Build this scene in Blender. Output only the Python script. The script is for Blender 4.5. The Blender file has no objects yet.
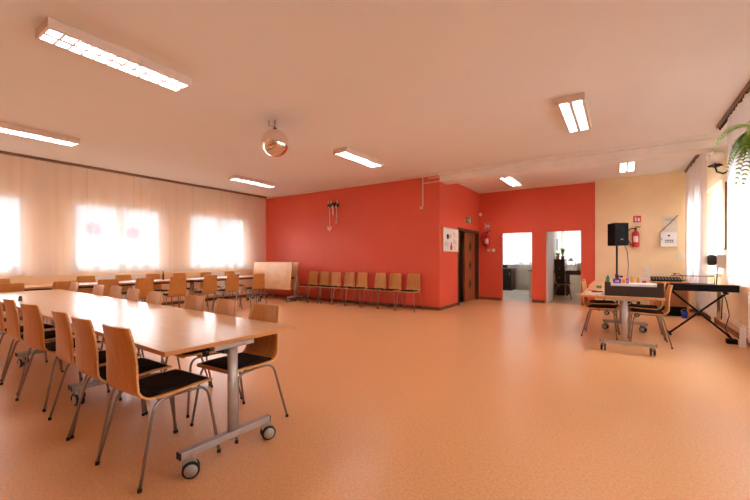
import bpy, bmesh, math, random
from mathutils import Vector, Matrix
random.seed(7)
PI = math.pi
SC = bpy.context.scene
COL = SC.collection

# ------------------------------------------------------------------ materials
def lin(c):
    r = []
    for v in c[:3]:
        v = v / 255.0
        r.append(v / 12.92 if v <= 0.04045 else ((v + 0.055) / 1.055) ** 2.4)
    return (r[0], r[1], r[2], 1.0)

def mat(name, rgb, rough=0.5, metal=0.0, var=0.0, scale=8.0, bump=0.0, stretch=None, coat=0.0, emit=None, estr=0.0, rgb2=None, spec=0.5):
    m = bpy.data.materials.new(name); m.use_nodes = True
    nt = m.node_tree; b = nt.nodes['Principled BSDF']
    b.inputs['Base Color'].default_value = lin(rgb)
    b.inputs['Roughness'].default_value = rough
    b.inputs['Metallic'].default_value = metal
    b.inputs['Specular IOR Level'].default_value = spec
    if coat:
        b.inputs['Coat Weight'].default_value = coat
        b.inputs['Coat Roughness'].default_value = 0.2
    if emit:
        b.inputs['Emission Color'].default_value = lin(emit)
        b.inputs['Emission Strength'].default_value = estr
    if var or rgb2 or bump:
        tc = nt.nodes.new('ShaderNodeTexCoord'); mp = nt.nodes.new('ShaderNodeMapping')
        if stretch: mp.inputs['Scale'].default_value = stretch
        nz = nt.nodes.new('ShaderNodeTexNoise'); nz.inputs['Scale'].default_value = scale
        nz.inputs['Detail'].default_value = 6.0
        nt.links.new(tc.outputs['Object'], mp.inputs['Vector'])
        nt.links.new(mp.outputs['Vector'], nz.inputs['Vector'])
        if var or rgb2:
            cr = nt.nodes.new('ShaderNodeValToRGB')
            a = [max(0, v * (1 - var)) for v in rgb]; c = rgb2 or [min(255, v * (1 + var)) for v in rgb]
            cr.color_ramp.elements[0].position = 0.35; cr.color_ramp.elements[1].position = 0.65
            cr.color_ramp.elements[0].color = lin(a); cr.color_ramp.elements[1].color = lin(c)
            nt.links.new(nz.outputs['Fac'], cr.inputs['Fac'])
            nt.links.new(cr.outputs['Color'], b.inputs['Base Color'])
        if bump:
            bp = nt.nodes.new('ShaderNodeBump'); bp.inputs['Strength'].default_value = bump
            bp.inputs['Distance'].default_value = 0.01
            nt.links.new(nz.outputs['Fac'], bp.inputs['Height'])
            nt.links.new(bp.outputs['Normal'], b.inputs['Normal'])
    return m

def floor_mat():
    m = mat('lino', (212, 146, 100), 0.28, spec=0.5)
    nt = m.node_tree; b = nt.nodes['Principled BSDF']
    tc = nt.nodes.new('ShaderNodeTexCoord')
    n1 = nt.nodes.new('ShaderNodeTexNoise'); n1.inputs['Scale'].default_value = 60; n1.inputs['Detail'].default_value = 3
    n2 = nt.nodes.new('ShaderNodeTexNoise'); n2.inputs['Scale'].default_value = 1.3; n2.inputs['Detail'].default_value = 4
    for n in (n1, n2): nt.links.new(tc.outputs['Object'], n.inputs['Vector'])
    cr = nt.nodes.new('ShaderNodeValToRGB')
    cr.color_ramp.elements[0].position = .38; cr.color_ramp.elements[0].color = lin((222, 162, 108))
    cr.color_ramp.elements[1].position = .62; cr.color_ramp.elements[1].color = lin((233, 177, 124))
    nt.links.new(n1.outputs['Fac'], cr.inputs['Fac'])
    nt.links.new(cr.outputs['Color'], b.inputs['Base Color'])
    mr = nt.nodes.new('ShaderNodeMapRange')
    mr.inputs['To Min'].default_value = .26; mr.inputs['To Max'].default_value = .36
    nt.links.new(n2.outputs['Fac'], mr.inputs['Value'])
    nt.links.new(mr.outputs['Result'], b.inputs['Roughness'])
    bp = nt.nodes.new('ShaderNodeBump'); bp.inputs['Strength'].default_value = .06; bp.inputs['Distance'].default_value = .005
    nt.links.new(n1.outputs['Fac'], bp.inputs['Height']); nt.links.new(bp.outputs['Normal'], b.inputs['Normal'])
    return m

def sheer_mat(name, rgb, clear, tlf=.2):
    m = bpy.data.materials.new(name); m.use_nodes = True; nt = m.node_tree; nt.nodes.clear()
    out = nt.nodes.new('ShaderNodeOutputMaterial')
    tr = nt.nodes.new('ShaderNodeBsdfTransparent')
    df = nt.nodes.new('ShaderNodeBsdfDiffuse'); df.inputs['Color'].default_value = lin(rgb)
    tl = nt.nodes.new('ShaderNodeBsdfTranslucent'); tl.inputs['Color'].default_value = lin(rgb)
    m1 = nt.nodes.new('ShaderNodeMixShader'); m1.inputs[0].default_value = tlf
    m2 = nt.nodes.new('ShaderNodeMixShader')
    tc = nt.nodes.new('ShaderNodeTexCoord'); wv = nt.nodes.new('ShaderNodeTexNoise')
    mp = nt.nodes.new('ShaderNodeMapping'); mp.inputs['Scale'].default_value = (9, 9, .15)
    wv.inputs['Scale'].default_value = 1.0
    mr = nt.nodes.new('ShaderNodeMapRange'); mr.inputs['From Min'].default_value = .3; mr.inputs['From Max'].default_value = .4
    mr.inputs['To Min'].default_value = 1 - clear - .03; mr.inputs['To Max'].default_value = 1 - clear + .03
    nt.links.new(tc.outputs['Object'], mp.inputs['Vector']); nt.links.new(mp.outputs['Vector'], wv.inputs['Vector'])
    nt.links.new(wv.outputs['Fac'], mr.inputs['Value']); nt.links.new(mr.outputs['Result'], m2.inputs[0])
    nt.links.new(df.outputs[0], m1.inputs[1]); nt.links.new(tl.outputs[0], m1.inputs[2])
    nt.links.new(tr.outputs[0], m2.inputs[1]); nt.links.new(m1.outputs[0], m2.inputs[2])
    nt.links.new(m2.outputs[0], out.inputs['Surface'])
    return m

def glass_mat():
    m = bpy.data.materials.new('pane_glass'); m.use_nodes = True; nt = m.node_tree; nt.nodes.clear()
    out = nt.nodes.new('ShaderNodeOutputMaterial')
    tr = nt.nodes.new('ShaderNodeBsdfTransparent'); gl = nt.nodes.new('ShaderNodeBsdfGlossy')
    gl.inputs['Roughness'].default_value = .02
    mx = nt.nodes.new('ShaderNodeMixShader'); mx.inputs[0].default_value = .06
    nt.links.new(tr.outputs[0], mx.inputs[1]); nt.links.new(gl.outputs[0], mx.inputs[2])
    nt.links.new(mx.outputs[0], out.inputs['Surface'])
    return m

M = dict(
    floor=floor_mat(),
    tile=mat('pale_tile', (225, 222, 214), .4, var=.03, scale=3),
    ceiling=mat('ceiling_paint', (240, 238, 236), .9, var=.003, scale=2, bump=.05),
    red=mat('red_paint', (222, 90, 64), .5, var=.008, scale=2.0, bump=.03),
    peach=mat('peach_paint', (244, 206, 160), .8, var=.006, scale=2, bump=.03),
    yellow=mat('yellow_paint', (252, 224, 180), .7, var=.02, scale=2, bump=.03),
    cream=mat('cream_paint', (236, 228, 214), .8, var=.02, scale=2),
    white=mat('white_paint', (238, 236, 232), .45, var=.01, scale=3),
    offwhite=mat('conduit_white', (230, 208, 190), .5, var=.01, scale=3),
    beam=mat('beam_paint', (242, 238, 234), .85, var=.02, scale=2),
    skirt=mat('brown_skirting', (122, 70, 40), .45, var=.1, scale=6),
    rail=mat('rail_brown', (120, 92, 72), .5, var=.05, scale=8),
    ply=mat('beech_ply', (204, 138, 70), .5, var=.04, scale=5, stretch=(7, 7, .8), coat=.0, spec=.4),
    plyedge=mat('ply_edge', (226, 172, 112), .5, var=.12, scale=60, stretch=(1, 1, 6)),
    top=mat('beech_laminate', (226, 180, 132), .32, var=.035, scale=4, stretch=(1, 9, 1), coat=.3),
    topedge=mat('beech_edging', (206, 142, 84), .45, var=.04, scale=6),
    cushion=mat('brown_fabric', (40, 26, 20), .95, var=.2, scale=120, bump=.3, spec=.15),
    tube=mat('grey_tube', (150, 140, 134), .3, metal=.85, var=.03, scale=20),
    alu=mat('silver_paint', (178, 170, 164), .38, metal=.35, var=.03, scale=20),
    dark=mat('dark_plastic', (28, 24, 24), .5, var=.1, scale=20),
    tyre=mat('black_rubber', (26, 24, 26), .6, var=.1, scale=20),
    hub=mat('grey_hub', (176, 168, 160), .4, var=.03, scale=20),
    black=mat('black_case', (13, 12, 13), .75, spec=.25, var=.1, scale=30),
    grille=mat('speaker_grille', (15, 15, 16), .8, spec=.2, var=.3, scale=200, bump=.4),
    brownbox=mat('dark_brown_box', (48, 32, 26), .5, var=.08, scale=12),
    chrome=mat('mirror_metal', (235, 225, 215), .04, metal=1.0, var=.01, scale=3),
    door=mat('brown_veneer', (150, 84, 46), .45, var=.12, scale=5, stretch=(6, 6, .6)),
    doordark=mat('dark_wood', (74, 44, 26), .5, var=.12, scale=5, stretch=(6, 6, .6)),
    green=mat('sign_green', (20, 130, 60), .5, var=.02, scale=5),
    fire=mat('fire_red', (190, 28, 24), .35, var=.03, scale=5),
    signred=mat('sign_red', (214, 40, 34), .5, var=.02, scale=5),
    paper=mat('paper', (240, 236, 232), .8, var=.02, scale=10),
    purple=mat('purple_pack', (96, 50, 170), .5, var=.05, scale=10),
    blue=mat('blue_plastic', (40, 60, 170), .5, var=.05, scale=10),
    orange=mat('orange_pack', (240, 160, 50), .5, var=.05, scale=10),
    pink=mat('pink_sheet', (232, 150, 190), .7, var=.04, scale=10),
    navy=mat('navy_paper', (30, 36, 80), .7, var=.04, scale=10),
    leaf=mat('fern_green', (140, 182, 70), .6, var=.2, scale=30),
    terracotta=mat('terracotta', (176, 96, 60), .8, var=.06, scale=12),
    grey=mat('grey_plastic', (120, 116, 114), .5, var=.04, scale=12),
    wicker=mat('dark_wicker', (60, 32, 24), .8, var=.3, scale=60, bump=.5),
    ribbon=mat('pale_ribbon', (248, 214, 204), .8, var=.05, scale=30),
    heart=mat('heart_wood', (236, 176, 156), .8, var=.1, scale=30),
    globe=mat('frosted_glass', (252, 248, 242), .35, var=.02, scale=8),
    bronze=mat('dark_bronze', (52, 34, 28), .4, metal=.6, var=.1, scale=20),
    lampbody=mat('lamp_housing', (226, 206, 190), .45, var=.02, scale=8),
    louvre=mat('louvre_aluminium', (214, 206, 198), .6, metal=.0, var=.02, scale=8),
    tubelight=mat('fluorescent_tube', (255, 250, 240), .5, emit=(246, 244, 255), estr=50.0, var=.01, scale=8),
    tubelight_dim=mat('fluorescent_tube_warm', (255, 240, 220), .5, emit=(255, 226, 196), estr=5.0, var=.01, scale=8),
    bureau=mat('dark_bureau', (66, 34, 26), .4, var=.15, scale=5, stretch=(1, 1, 5)),
    desk=mat('desk_wood', (214, 150, 90), .45, var=.06, scale=5, stretch=(1, 6, 1)),
    deskpanel=mat('desk_panel', (150, 92, 54), .5, var=.08, scale=5),
    lock=mat('cream_metal', (232, 222, 200), .45, var=.02, scale=8),
    curtain=sheer_mat('sheer_voile', (250, 243, 240), .48, .2),
    curtain_r=sheer_mat('white_voile', (238, 235, 238), .32, .05),
    net=sheer_mat('net_voile', (248, 248, 250), .5),
    glass=glass_mat(),
    bottle=mat('bottle_green', (60, 130, 80), .2, var=.05, scale=10),
    yellowb=mat('yellow_bottle', (236, 190, 90), .35, var=.05, scale=10),
    bottledark=mat('brown_bottle', (90, 40, 20), .25, var=.05, scale=10),
)

# ------------------------------------------------------------------ mesh helpers
def B(): return bmesh.new()

def box(bm, x0, x1, y0, y1, z0, z1, mx=None):
    co = [(x0, y0, z0), (x1, y0, z0), (x1, y1, z0), (x0, y1, z0), (x0, y0, z1), (x1, y0, z1), (x1, y1, z1), (x0, y1, z1)]
    vs = [bm.verts.new(mx @ Vector(c) if mx else c) for c in co]
    for f in ((0, 3, 2, 1), (4, 5, 6, 7), (0, 1, 5, 4), (1, 2, 6, 5), (2, 3, 7, 6), (3, 0, 4, 7)):
        bm.faces.new([vs[i] for i in f])

def ring(bm, c, n, u, r, seg):
    n = n.normalized(); u = (u - n * u.dot(n)).normalized(); w = n.cross(u)
    return [bm.verts.new(c + (u * math.cos(a) + w * math.sin(a)) * r) for a in [2 * PI * k / seg for k in range(seg)]]

def tube(bm, pts, r, seg=8, r2=None):
    P = [Vector(p) for p in pts]; n = len(P); rings = []
    u = Vector((0.31, 0.23, 0.9))
    t0 = (P[1] - P[0]).normalized()
    if abs(t0.dot(u.normalized())) > .95: u = Vector((1, .1, 0))
    for i, p in enumerate(P):
        t = (P[min(i + 1, n - 1)] - P[max(i - 1, 0)]).normalized()
        u = u - t * u.dot(t); u.normalize()
        rr = r if r2 is None else r + (r2 - r) * i / (n - 1)
        rings.append(ring(bm, p, t, u, rr, seg))
    for a, b in zip(rings, rings[1:]):
        for k in range(seg):
            f = bm.faces.new((a[k], a[(k + 1) % seg], b[(k + 1) % seg], b[k])); f.smooth = True
    bm.faces.new(list(reversed(rings[0]))); bm.faces.new(rings[-1])

def lathe(bm, prof, c=(0, 0, 0), seg=16, mx=None):
    rings = []
    for r, z in prof:
        ps = [Vector((c[0] + r * math.cos(2 * PI * k / seg), c[1] + r * math.sin(2 * PI * k / seg), c[2] + z)) for k in range(seg)]
        rings.append([bm.verts.new(mx @ p if mx else p) for p in ps])
    for a, b in zip(rings, rings[1:]):
        for k in range(seg):
            f = bm.faces.new((a[k], a[(k + 1) % seg], b[(k + 1) % seg], b[k])); f.smooth = True
    bm.faces.new(list(reversed(rings[0]))); bm.faces.new(rings[-1])

def prism(bm, pts, vec):
    vec = Vector(vec); a = [bm.verts.new(p) for p in pts]; b = [bm.verts.new(Vector(p) + vec) for p in pts]
    n = len(a); bm.faces.new(a); bm.faces.new(list(reversed(b)))
    for k in range(n): bm.faces.new((a[k], b[k], b[(k + 1) % n], a[(k + 1) % n]))

def obj(name, bm, m, parent=None, bevel=0, recalc=True):
    if recalc: bmesh.ops.recalc_face_normals(bm, faces=bm.faces)
    me = bpy.data.meshes.new(name); bm.to_mesh(me); bm.free()
    me.materials.append(M[m] if isinstance(m, str) else m)
    o = bpy.data.objects.new(name, me); COL.objects.link(o)
    if parent: o.parent = parent
    if bevel:
        md = o.modifiers.new('bevel', 'BEVEL'); md.width = bevel; md.segments = 2; md.limit_method = 'ANGLE'
    return o

def tag(o, label, cat, group=None, loc=None, rz=None):
    o['label'] = label; o['category'] = cat
    if group: o['group'] = group
    if loc: o.location = loc
    if rz is not None: o.rotation_euler = (0, 0, rz)
    return o

def thing(name, label, cat, loc=(0, 0, 0), rz=0, group=None):
    o = bpy.data.objects.new(name, None); COL.objects.link(o); o.empty_display_size = .1
    return tag(o, label, cat, group, loc, rz)

def struct(name, bm, m, parent=None, bevel=0):
    o = obj(name, bm, m, parent, bevel)
    if not parent: o['kind'] = 'structure'
    return o

def copy_thing(root, label, loc, rz, group=None):
    def rec(o, par):
        c = o.copy(); COL.objects.link(c); c.parent = par
        for ch in [x for x in bpy.data.objects if x.parent == o]: rec(ch, c)
        return c
    r = rec(root, None)
    r['label'] = label; r.location = loc; r.rotation_euler = (0, 0, rz)
    if group: r['group'] = group
    return r

def wall(name, axis, c0, c1, u0, u1, z0, z1, holes, m):
    """axis 'x': wall plane constant x between c0,c1, u = y. holes = (u0,u1,z0,z1)"""
    bm = B()
    def put(a, b, za, zb):
        if b - a < 1e-4 or zb - za < 1e-4: return
        if axis == 'x': box(bm, c0, c1, a, b, za, zb)
        else: box(bm, a, b, c0, c1, za, zb)
    u = u0
    for (a, b, za, zb) in sorted(holes):
        put(u, a, z0, z1); put(a, b, z0, za); put(a, b, zb, z1); u = b
    put(u, u1, z0, z1)
    return struct(name, bm, m)

H = 3.3
LX, RX = -10.1, 1.55          # left and right wall faces
FY, BY = 8.15, 11.15          # far red wall, wall with the two openings
KX = -3.6                     # corridor side wall
REAR = -3.0

# ------------------------------------------------------------------ shell
bm = B(); box(bm, LX - .25, RX + .25, REAR - .2, BY + .15, -.12, 0); struct('floor', bm, 'floor')
bm = B(); box(bm, LX - .25, RX + .25, REAR - .2, BY + .2, H, H + .15); struct('ceiling', bm, 'ceiling')
LW = [(-3.0 + .3, -.45, .97, 2.54), (.3, 2.2, .97, 2.54), (2.97, 4.87, .97, 2.54), (5.61, 7.48, .97, 2.54)]
wall('wall_left', 'x', LX - .25, LX, REAR, FY + .2, 0, H, LW, 'peach')
RW = [(1.2, 3.4, .95, 2.7), (4.5, 7.2, .95, 2.7), (9.1, 10.9, .95, 2.7)]
wall('wall_right', 'x', RX, RX + .3, REAR, BY + .2, 0, H, RW, 'yellow')
bm = B(); box(bm, LX - .25, RX + .3, REAR - .2, REAR, 0, H); struct('wall_rear', bm, 'peach')
bm = B(); box(bm, LX, KX, FY, FY + .2, 0, H); struct('wall_far', bm, 'red')
wall('wall_corridor', 'x', KX - .2, KX, FY + .2, BY + .15, 0, H, [(9.38, 11.0, 0, 2.03)], 'red')
wall('wall_back', 'y', BY, BY + .15, KX, -.54, 0, H, [(-2.95, -2.07, 0, 2.02), (-1.75, -.85, 0, 2.02)], 'red')
bm = B(); box(bm, -.54, RX, BY, BY + .15, 0, H); box(bm, -.54, .17, BY - .03, BY, 0, H)
struct('wall_service', bm, 'yellow')

# ceiling beam with its small cornice, and wall-top cove strips
bm = B(); box(bm, KX, RX, FY, FY + .45, 3.1, H); box(bm, KX - .0, RX, FY - .09, FY, 3.235, H)
struct('trim_1', bm, 'beam')
bm = B(); box(bm, LX, KX, FY - .035, FY, H - .045, H); struct('trim_2', bm, 'offwhite')
bm = B(); box(bm, KX, KX + .035, FY + .45, BY, H - .045, H); box(bm, KX + .035, -.54, BY - .035, BY, H - .045, H); struct('trim_3', bm, 'offwhite')
for nm, a in (('baseboard_far', (LX, KX, FY - .02, FY)), ('baseboard_corner', (KX, KX + .02, FY, 9.3)), ):
    bm = B(); box(bm, a[0], a[1], a[2], a[3], 0, .08); struct(nm, bm, 'skirt')
bm = B()
for a, b in ((KX, -2.95), (-2.07, -1.75), (-.85, -.54)): box(bm, a, b, BY - .02, BY, 0, .08)
struct('baseboard_back', bm, 'skirt')
bm = B(); box(bm, -.54, RX, BY - .05, BY - .03, 0, .08); struct('baseboard_service', bm, 'skirt')
bm = B(); box(bm, RX - .02, RX, REAR, BY - .05, 0, .08); struct('baseboard_right', bm, 'skirt')
bm = B(); box(bm, LX, LX + .02, REAR, FY - .02, 0, .08); struct('baseboard_left', bm, 'skirt')

# ------------------------------------------------------------------ windows
def window(n, side, y0, y1, z0, z1):
    if side == 'L': xa, xb, xs = LX - .10, LX - .03, LX + .12
    else: xa, xb, xs = RX + .12, RX + .19, RX - .12
    bm = B(); w = .05 if side == 'L' else .075; ym = (y0 + y1) / 2
    box(bm, xa, xb, y0, y1, z0, z0 + w); box(bm, xa, xb, y0, y1, z1 - w, z1)
    box(bm, xa, xb, y0, y0 + w, z0 + w, z1 - w); box(bm, xa, xb, y1 - w, y1, z0 + w, z1 - w)
    box(bm, xa, xb, ym - .05, ym + .05, z0 + w, z1 - w)
    fr = struct('window_%d' % n, bm, 'white')
    d = .015
    for a, b in ((y0 + w, ym - .05), (ym + .05, y1 - w)):
        bm = B(); q = .035
        s = 1 if side == 'L' else -1
        x0, x1 = sorted((xa if s < 0 else xb, (xa if s < 0 else xb) + s * .02))
        box(bm, x0, x1, a, b, z0 + w, z0 + w + q); box(bm, x0, x1, a, b, z1 - w - q, z1 - w)
        box(bm, x0, x1, a, a + q, z0 + w + q, z1 - w - q); box(bm, x0, x1, b - q, b, z0 + w + q, z1 - w - q)
        obj('sash', bm, 'white', fr)
        bm = B(); xm = (xa + xb) / 2
        box(bm, xm - .008, xm + .008, a, b, z0 + w, z1 - w); obj('pane', bm, 'glass', fr)
    bm = B(); xi = xb if side == 'L' else xa
    x0, x1 = sorted((xi, xs)); box(bm, x0, x1, y0 - .0, y1 + .0, z0 - .001, z0 + .025)
    obj('window_sill', bm, 'white', fr)
    bm = B(); box(bm, xi, xi + (.04 if side == 'L' else -.04), ym - .012, ym + .012, 1.6, 1.72); obj('handle', bm, 'white', fr)
    return fr
wn = 1
for a in LW: window(wn, 'L', *a); wn += 1
for a in RW: window(wn, 'R', *a); wn += 1

# daylight enters at the windows: sky portals set in the openings
def portal(loc, sx, sy, rot):
    l = bpy.data.lights.new('sky_portal', 'AREA'); l.shape = 'RECTANGLE'; l.size = sx; l.size_y = sy
    l.cycles.is_portal = True
    o = bpy.data.objects.new('sky_portal', l); COL.objects.link(o); o.location = loc; o.rotation_euler = rot
for (a, b, c, d) in LW: portal((LX - .3, (a + b) / 2, (c + d) / 2), d - c, b - a, (0, -PI / 2, 0))
for (a, b, c, d) in RW: portal((RX + .35, (a + b) / 2, (c + d) / 2), d - c, b - a, (0, PI / 2, 0))

# ------------------------------------------------------------------ sheer curtains
def curtain(name, x, y0, y1, z0, z1, m, label, group, amp=.028, pitch=.11, ph=0.0, scallop=.012):
    bm = B(); n = int((y1 - y0) / .018); rows = [z1, z1 - .06, z1 - .6, (z0 + z1) / 2, z0 + .4, z0]
    g = []
    rnd = random.Random(int(y0 * 100))
    off = [rnd.uniform(-1, 1) for _ in range(200)]
    for i in range(n + 1):
        y = y0 + (y1 - y0) * i / n; t = (y - y0) / pitch
        k = int(t); w = off[k % 200] * (1 - (t - k)) + off[(k + 1) % 200] * (t - k)
        col = []
        for j, z in enumerate(rows):
            s = .55 + .45 * j / (len(rows) - 1)
            xx = x + amp * s * math.sin(2 * PI * (t + .35 * w) + ph) + .012 * w * s
            zz = z + (scallop * abs(math.sin(PI * t * .5)) if j == len(rows) - 1 else 0)
            col.append(bm.verts.new((xx, y, zz)))
        g.append(col)
    for a, b in zip(g, g[1:]):
        for j in range(len(rows) - 1):
            f = bm.faces.new((a[j], a[j + 1], b[j + 1], b[j])); f.smooth = True
    o = obj(name, bm, m, recalc=False)
    return tag(o, label, 'curtain', group)
gl = 'sheer curtains along the left windows'
curtain('sheer_curtain', -9.80, -2.5, 2.5, .9, 3.24, 'curtain', 'long sheer curtain over the leftmost window, by the left edge of the photo', gl, amp=.007, pitch=.22)
curtain('sheer_curtain', -9.785, 2.44, 5.29, .9, 3.24, 'curtain', 'long sheer curtain over the window with pink flower stickers', gl, amp=.007, pitch=.22)
curtain('sheer_curtain', -9.80, 5.24, 8.08, .9, 3.24, 'curtain', 'long sheer curtain over the window next to the red wall', gl, amp=.007, pitch=.22)
gr = 'white voile curtains on the right wall'
curtain('voile_curtain', 1.27, .6, 7.1, .9, 3.22, 'curtain_r', 'white pleated voile curtain at the right edge, behind the fern', gr, amp=.035, pitch=.15)
curtain('voile_curtain', 1.27, 8.8, 11.0, .68, 3.22, 'curtain_r', 'white pleated voile curtain in the corner beside the yellow wall', gr, amp=.035, pitch=.15)

def curtain_rail(x, y0, y1, label, w=.07, hooks=True):
    t = thing('curtain_rail', label, 'curtain rail', (x, (y0 + y1) / 2, H))
    l = (y1 - y0) / 2
    bm = B(); box(bm, -w / 2, w / 2, -l, l, -.045, 0); obj('rail', bm, 'rail', t)
    if hooks:
        bm = B(); k = -l + .04
        while k < l: box(bm, -.012, .012, k - .01, k + .01, -.085, -.045); k += .11
        o = obj('hooks', bm, 'dark', t); o['kind'] = 'stuff'
curtain_rail(-9.80, -2.6, 8.08, 'brown ceiling curtain rail running the length of the left window wall', .09, False)
curtain_rail(1.27, .6, 7.62, 'brown ceiling curtain rail in the top right corner of the photo')
curtain_rail(1.27, 8.75, 11.08, 'short brown curtain rail in the corner above the yellow wall', .05)

# ------------------------------------------------------------------ ceiling lamps
def ceiling_lamp():
    t = thing('ceiling_lamp', '', 'lamp', (0, 0, H), 0, 'louvred fluorescent ceiling lamps')
    L, W, D = .63, .16, .085
    bm = B(); box(bm, -W, W, -L, L, -.02, 0)
    prism(bm, [(-W, -L, -.02), (-W + .015, -L, -.02), (-W + .015, -L, -D), (-W, -L, -D)], (0, 2 * L, 0))
    prism(bm, [(W, -L, -.02), (W - .015, -L, -.02), (W - .015, -L, -D), (W, -L, -D)], (0, 2 * L, 0))
    box(bm, -W + .015, W - .015, -L, -L + .02, -D, -.02); box(bm, -W + .015, W - .015, L - .02, L, -D, -.02)
    obj('housing', bm, 'lampbody', t)
    bm = B(); box(bm, -W + .016, W - .016, -L + .021, L - .021, -.023, -.0205); obj('reflector', bm, 'white', t)
    bm = B(); bw = .012
    for k in range(1, 12):
        y = -L + .02 + (2 * L - .04) * k / 12
        box(bm, -W + .017, -.012, y - .008, y + .008, -D, -.042); box(bm, .012, W - .017, y - .008, y + .008, -D, -.042)
    box(bm, -.018, .018, -L + .021, L - .021, -D - .001, -.04)
    box(bm, -W + .016, -W + .034, -L + .021, L - .021, -D - .001, -.04); box(bm, W - .034, W - .016, -L + .021, L - .021, -D - .001, -.04)
    obj('louvre', bm, 'louvre', t)
    for s in (-1, 1):
        bm = B(); tube(bm, [(s * .075, -L + .03, -.042), (s * .075, L - .03, -.038)], .0085, 10)
        obj('fluorescent_tube', bm, 'tubelight', t)
    return t
LAMPS = [(-4.19, 1.65, 'ceiling lamp nearest the camera, upper left above the long table'),
         (-7.85, 1.75, 'ceiling lamp cut by the left edge of the photo, near the window curtains'),
         (-7.95, 6.15, 'ceiling lamp near the corner of the curtained windows and red wall'),
         (-4.32, 5.9, 'ceiling lamp right of the mirror ball, before the long red wall'),
         (-.52, 5.8, 'large bright ceiling lamp in front of the ceiling beam on the right'),
         (-2.32, 9.72, 'ceiling lamp behind the beam, over the red wall with the doorways'),
         (.13, 9.42, 'ceiling lamp behind the beam, above the black loudspeaker')]
lamp0 = None
for x, y, lb in LAMPS:
    if lamp0 is None:
        lamp0 = ceiling_lamp(); lamp0['label'] = lb; lamp0.location = (x, y, H); lamp0.rotation_euler.z = .02
    else: copy_thing(lamp0, lb, (x, y, H), 0)

# ------------------------------------------------------------------ chair
def chair_proto():
    t = thing('stacking_chair', '', 'chair')
    # side profile of the bent ply shell (y, z, half width); front = +y
    prof = [(.250, .456, .18), (.235, .466, .2), (.12, .466, .208), (0, .458, .205), (-.10, .454, .198), (-.15, .458, .192), (-.185, .477, .188),
            (-.205, .51, .183), (-.211, .56, .180), (-.217, .65, .176), (-.226, .74, .170), (-.240, .815, .164), (-.250, .859, .158), (-.253, .867, .148)]
    n = len(prof); NU = 9; th = .011
    bm = B(); top = []; bot = []
    for i, (y, z, w) in enumerate(prof):
        a = prof[max(0, i - 1)]; b = prof[min(n - 1, i + 1)]
        ty, tz = b[0] - a[0], b[1] - a[1]; l = math.hypot(ty, tz); ny, nz = tz / l, -ty / l
        if nz < 0 and i < 4: ny, nz = -ny, -nz
        # normal towards the sitter
        ny, nz = (tz / l, -ty / l)
        r1 = []; r2 = []
        back = max(0, min(1, (z - .5) / .2))
        for k in range(NU):
            u = -1 + 2 * k / (NU - 1)
            cv = .022 * back * (u * u - .5)
            p = Vector((w * u, y + cv, z))
            r1.append(bm.verts.new(p + Vector((0, ny, nz)) * th / 2)); r2.append(bm.verts.new(p - Vector((0, ny, nz)) * th / 2))
        top.append(r1); bot.append(r2)
    for i in range(n - 1):
        for k in range(NU - 1):
            for s, f in ((top, (0, 1, 2, 3)), (bot, (3, 2, 1, 0))):
                q = (s[i][k], s[i][k + 1], s[i + 1][k + 1], s[i + 1][k]); fc = bm.faces.new([q[j] for j in f]); fc.smooth = True
        for k in (0, NU - 1):
            bm.faces.new((top[i][k], top[i + 1][k], bot[i + 1][k], bot[i][k]))
    for i in (0, n - 1):
        for k in range(NU - 1): bm.faces.new((top[i][k], top[i][k + 1], bot[i][k + 1], bot[i][k]))
    sh = obj('seat_shell', bm, 'ply', t)
    sh.data.materials.append(M['plyedge'])
    for p in sh.data.polygons:
        if not p.use_smooth: p.material_index = 1
    bm = B(); g = []
    NX, NY = 8, 8
    for i in range(NY + 1):
        v = i / NY; y = -.165 + .395 * v; row = []
        for k in range(NX + 1):
            u = -1 + 2 * k / NX
            e = min(1, (1 - abs(u)) * 5) * min(1, min(v, 1 - v) * 9)
            hw = .180 + .012 * v - .012 * (abs(v - .5) * 2) ** 4
            row.append(bm.verts.new((u * hw, y, .466 + .022 * math.sqrt(e) + .008 * (v - .5))))
        g.append(row)
    lo = [[bm.verts.new((v.co.x * .99, v.co.y, .4635 + (.006 if v.co.y < -.13 else 0))) for v in r] for r in g]
    for i in range(NY):
        for k in range(NX):
            f = bm.faces.new((g[i][k], g[i][k + 1], g[i + 1][k + 1], g[i + 1][k])); f.smooth = True
            bm.faces.new((lo[i + 1][k], lo[i + 1][k + 1], lo[i][k + 1], lo[i][k]))
    for i in range(NY):
        bm.faces.new((g[i][0], g[i + 1][0], lo[i + 1][0], lo[i][0])); bm.faces.new((g[i + 1][NX], g[i][NX], lo[i][NX], lo[i + 1][NX]))
    for k in range(NX):
        bm.faces.new((g[0][k + 1], g[0][k], lo[0][k], lo[0][k + 1])); bm.faces.new((g[NY][k], g[NY][k + 1], lo[NY][k + 1], lo[NY][k]))
    obj('seat_cushion', bm, 'cushion', t)
    R = .009
    for s in (-1, 1):
        for fr in (1, -1):
            tip = Vector((s * .25, (.245 if fr > 0 else -.232), .012)); kn = Vector((s * .20, fr * (.195 if fr > 0 else .13), .44))
            mid = Vector((s * .185, 0, .44))
            d = (kn - tip).normalized(); e = (mid - kn).normalized()
            pts = [tip, tip.lerp(kn, .5), kn - d * .07]
            for q in range(1, 6):
                w = q / 6; a = kn - d * .07; c = kn + e * .07
                pts.append(a * (1 - w) ** 2 + kn * 2 * w * (1 - w) + c * w * w)
            pts += [kn + e * .07, mid]
            bm = B(); tube(bm, pts, R, 8); lg = obj('leg', bm, 'tube', t)
            bm = B(); lathe(bm, [(.012, 0), (.012, .016), (.0095, .022)], (tip.x, tip.y, 0), 8); obj('foot_cap', bm, 'dark', lg)
    for fr in (.1, -.09):
        bm = B(); tube(bm, [(-.185, fr, .44), (.185, fr, .44)], .009, 6); obj('cross_bar', bm, 'tube', t)
    return t
chair0 = chair_proto(); used = [False]
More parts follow.
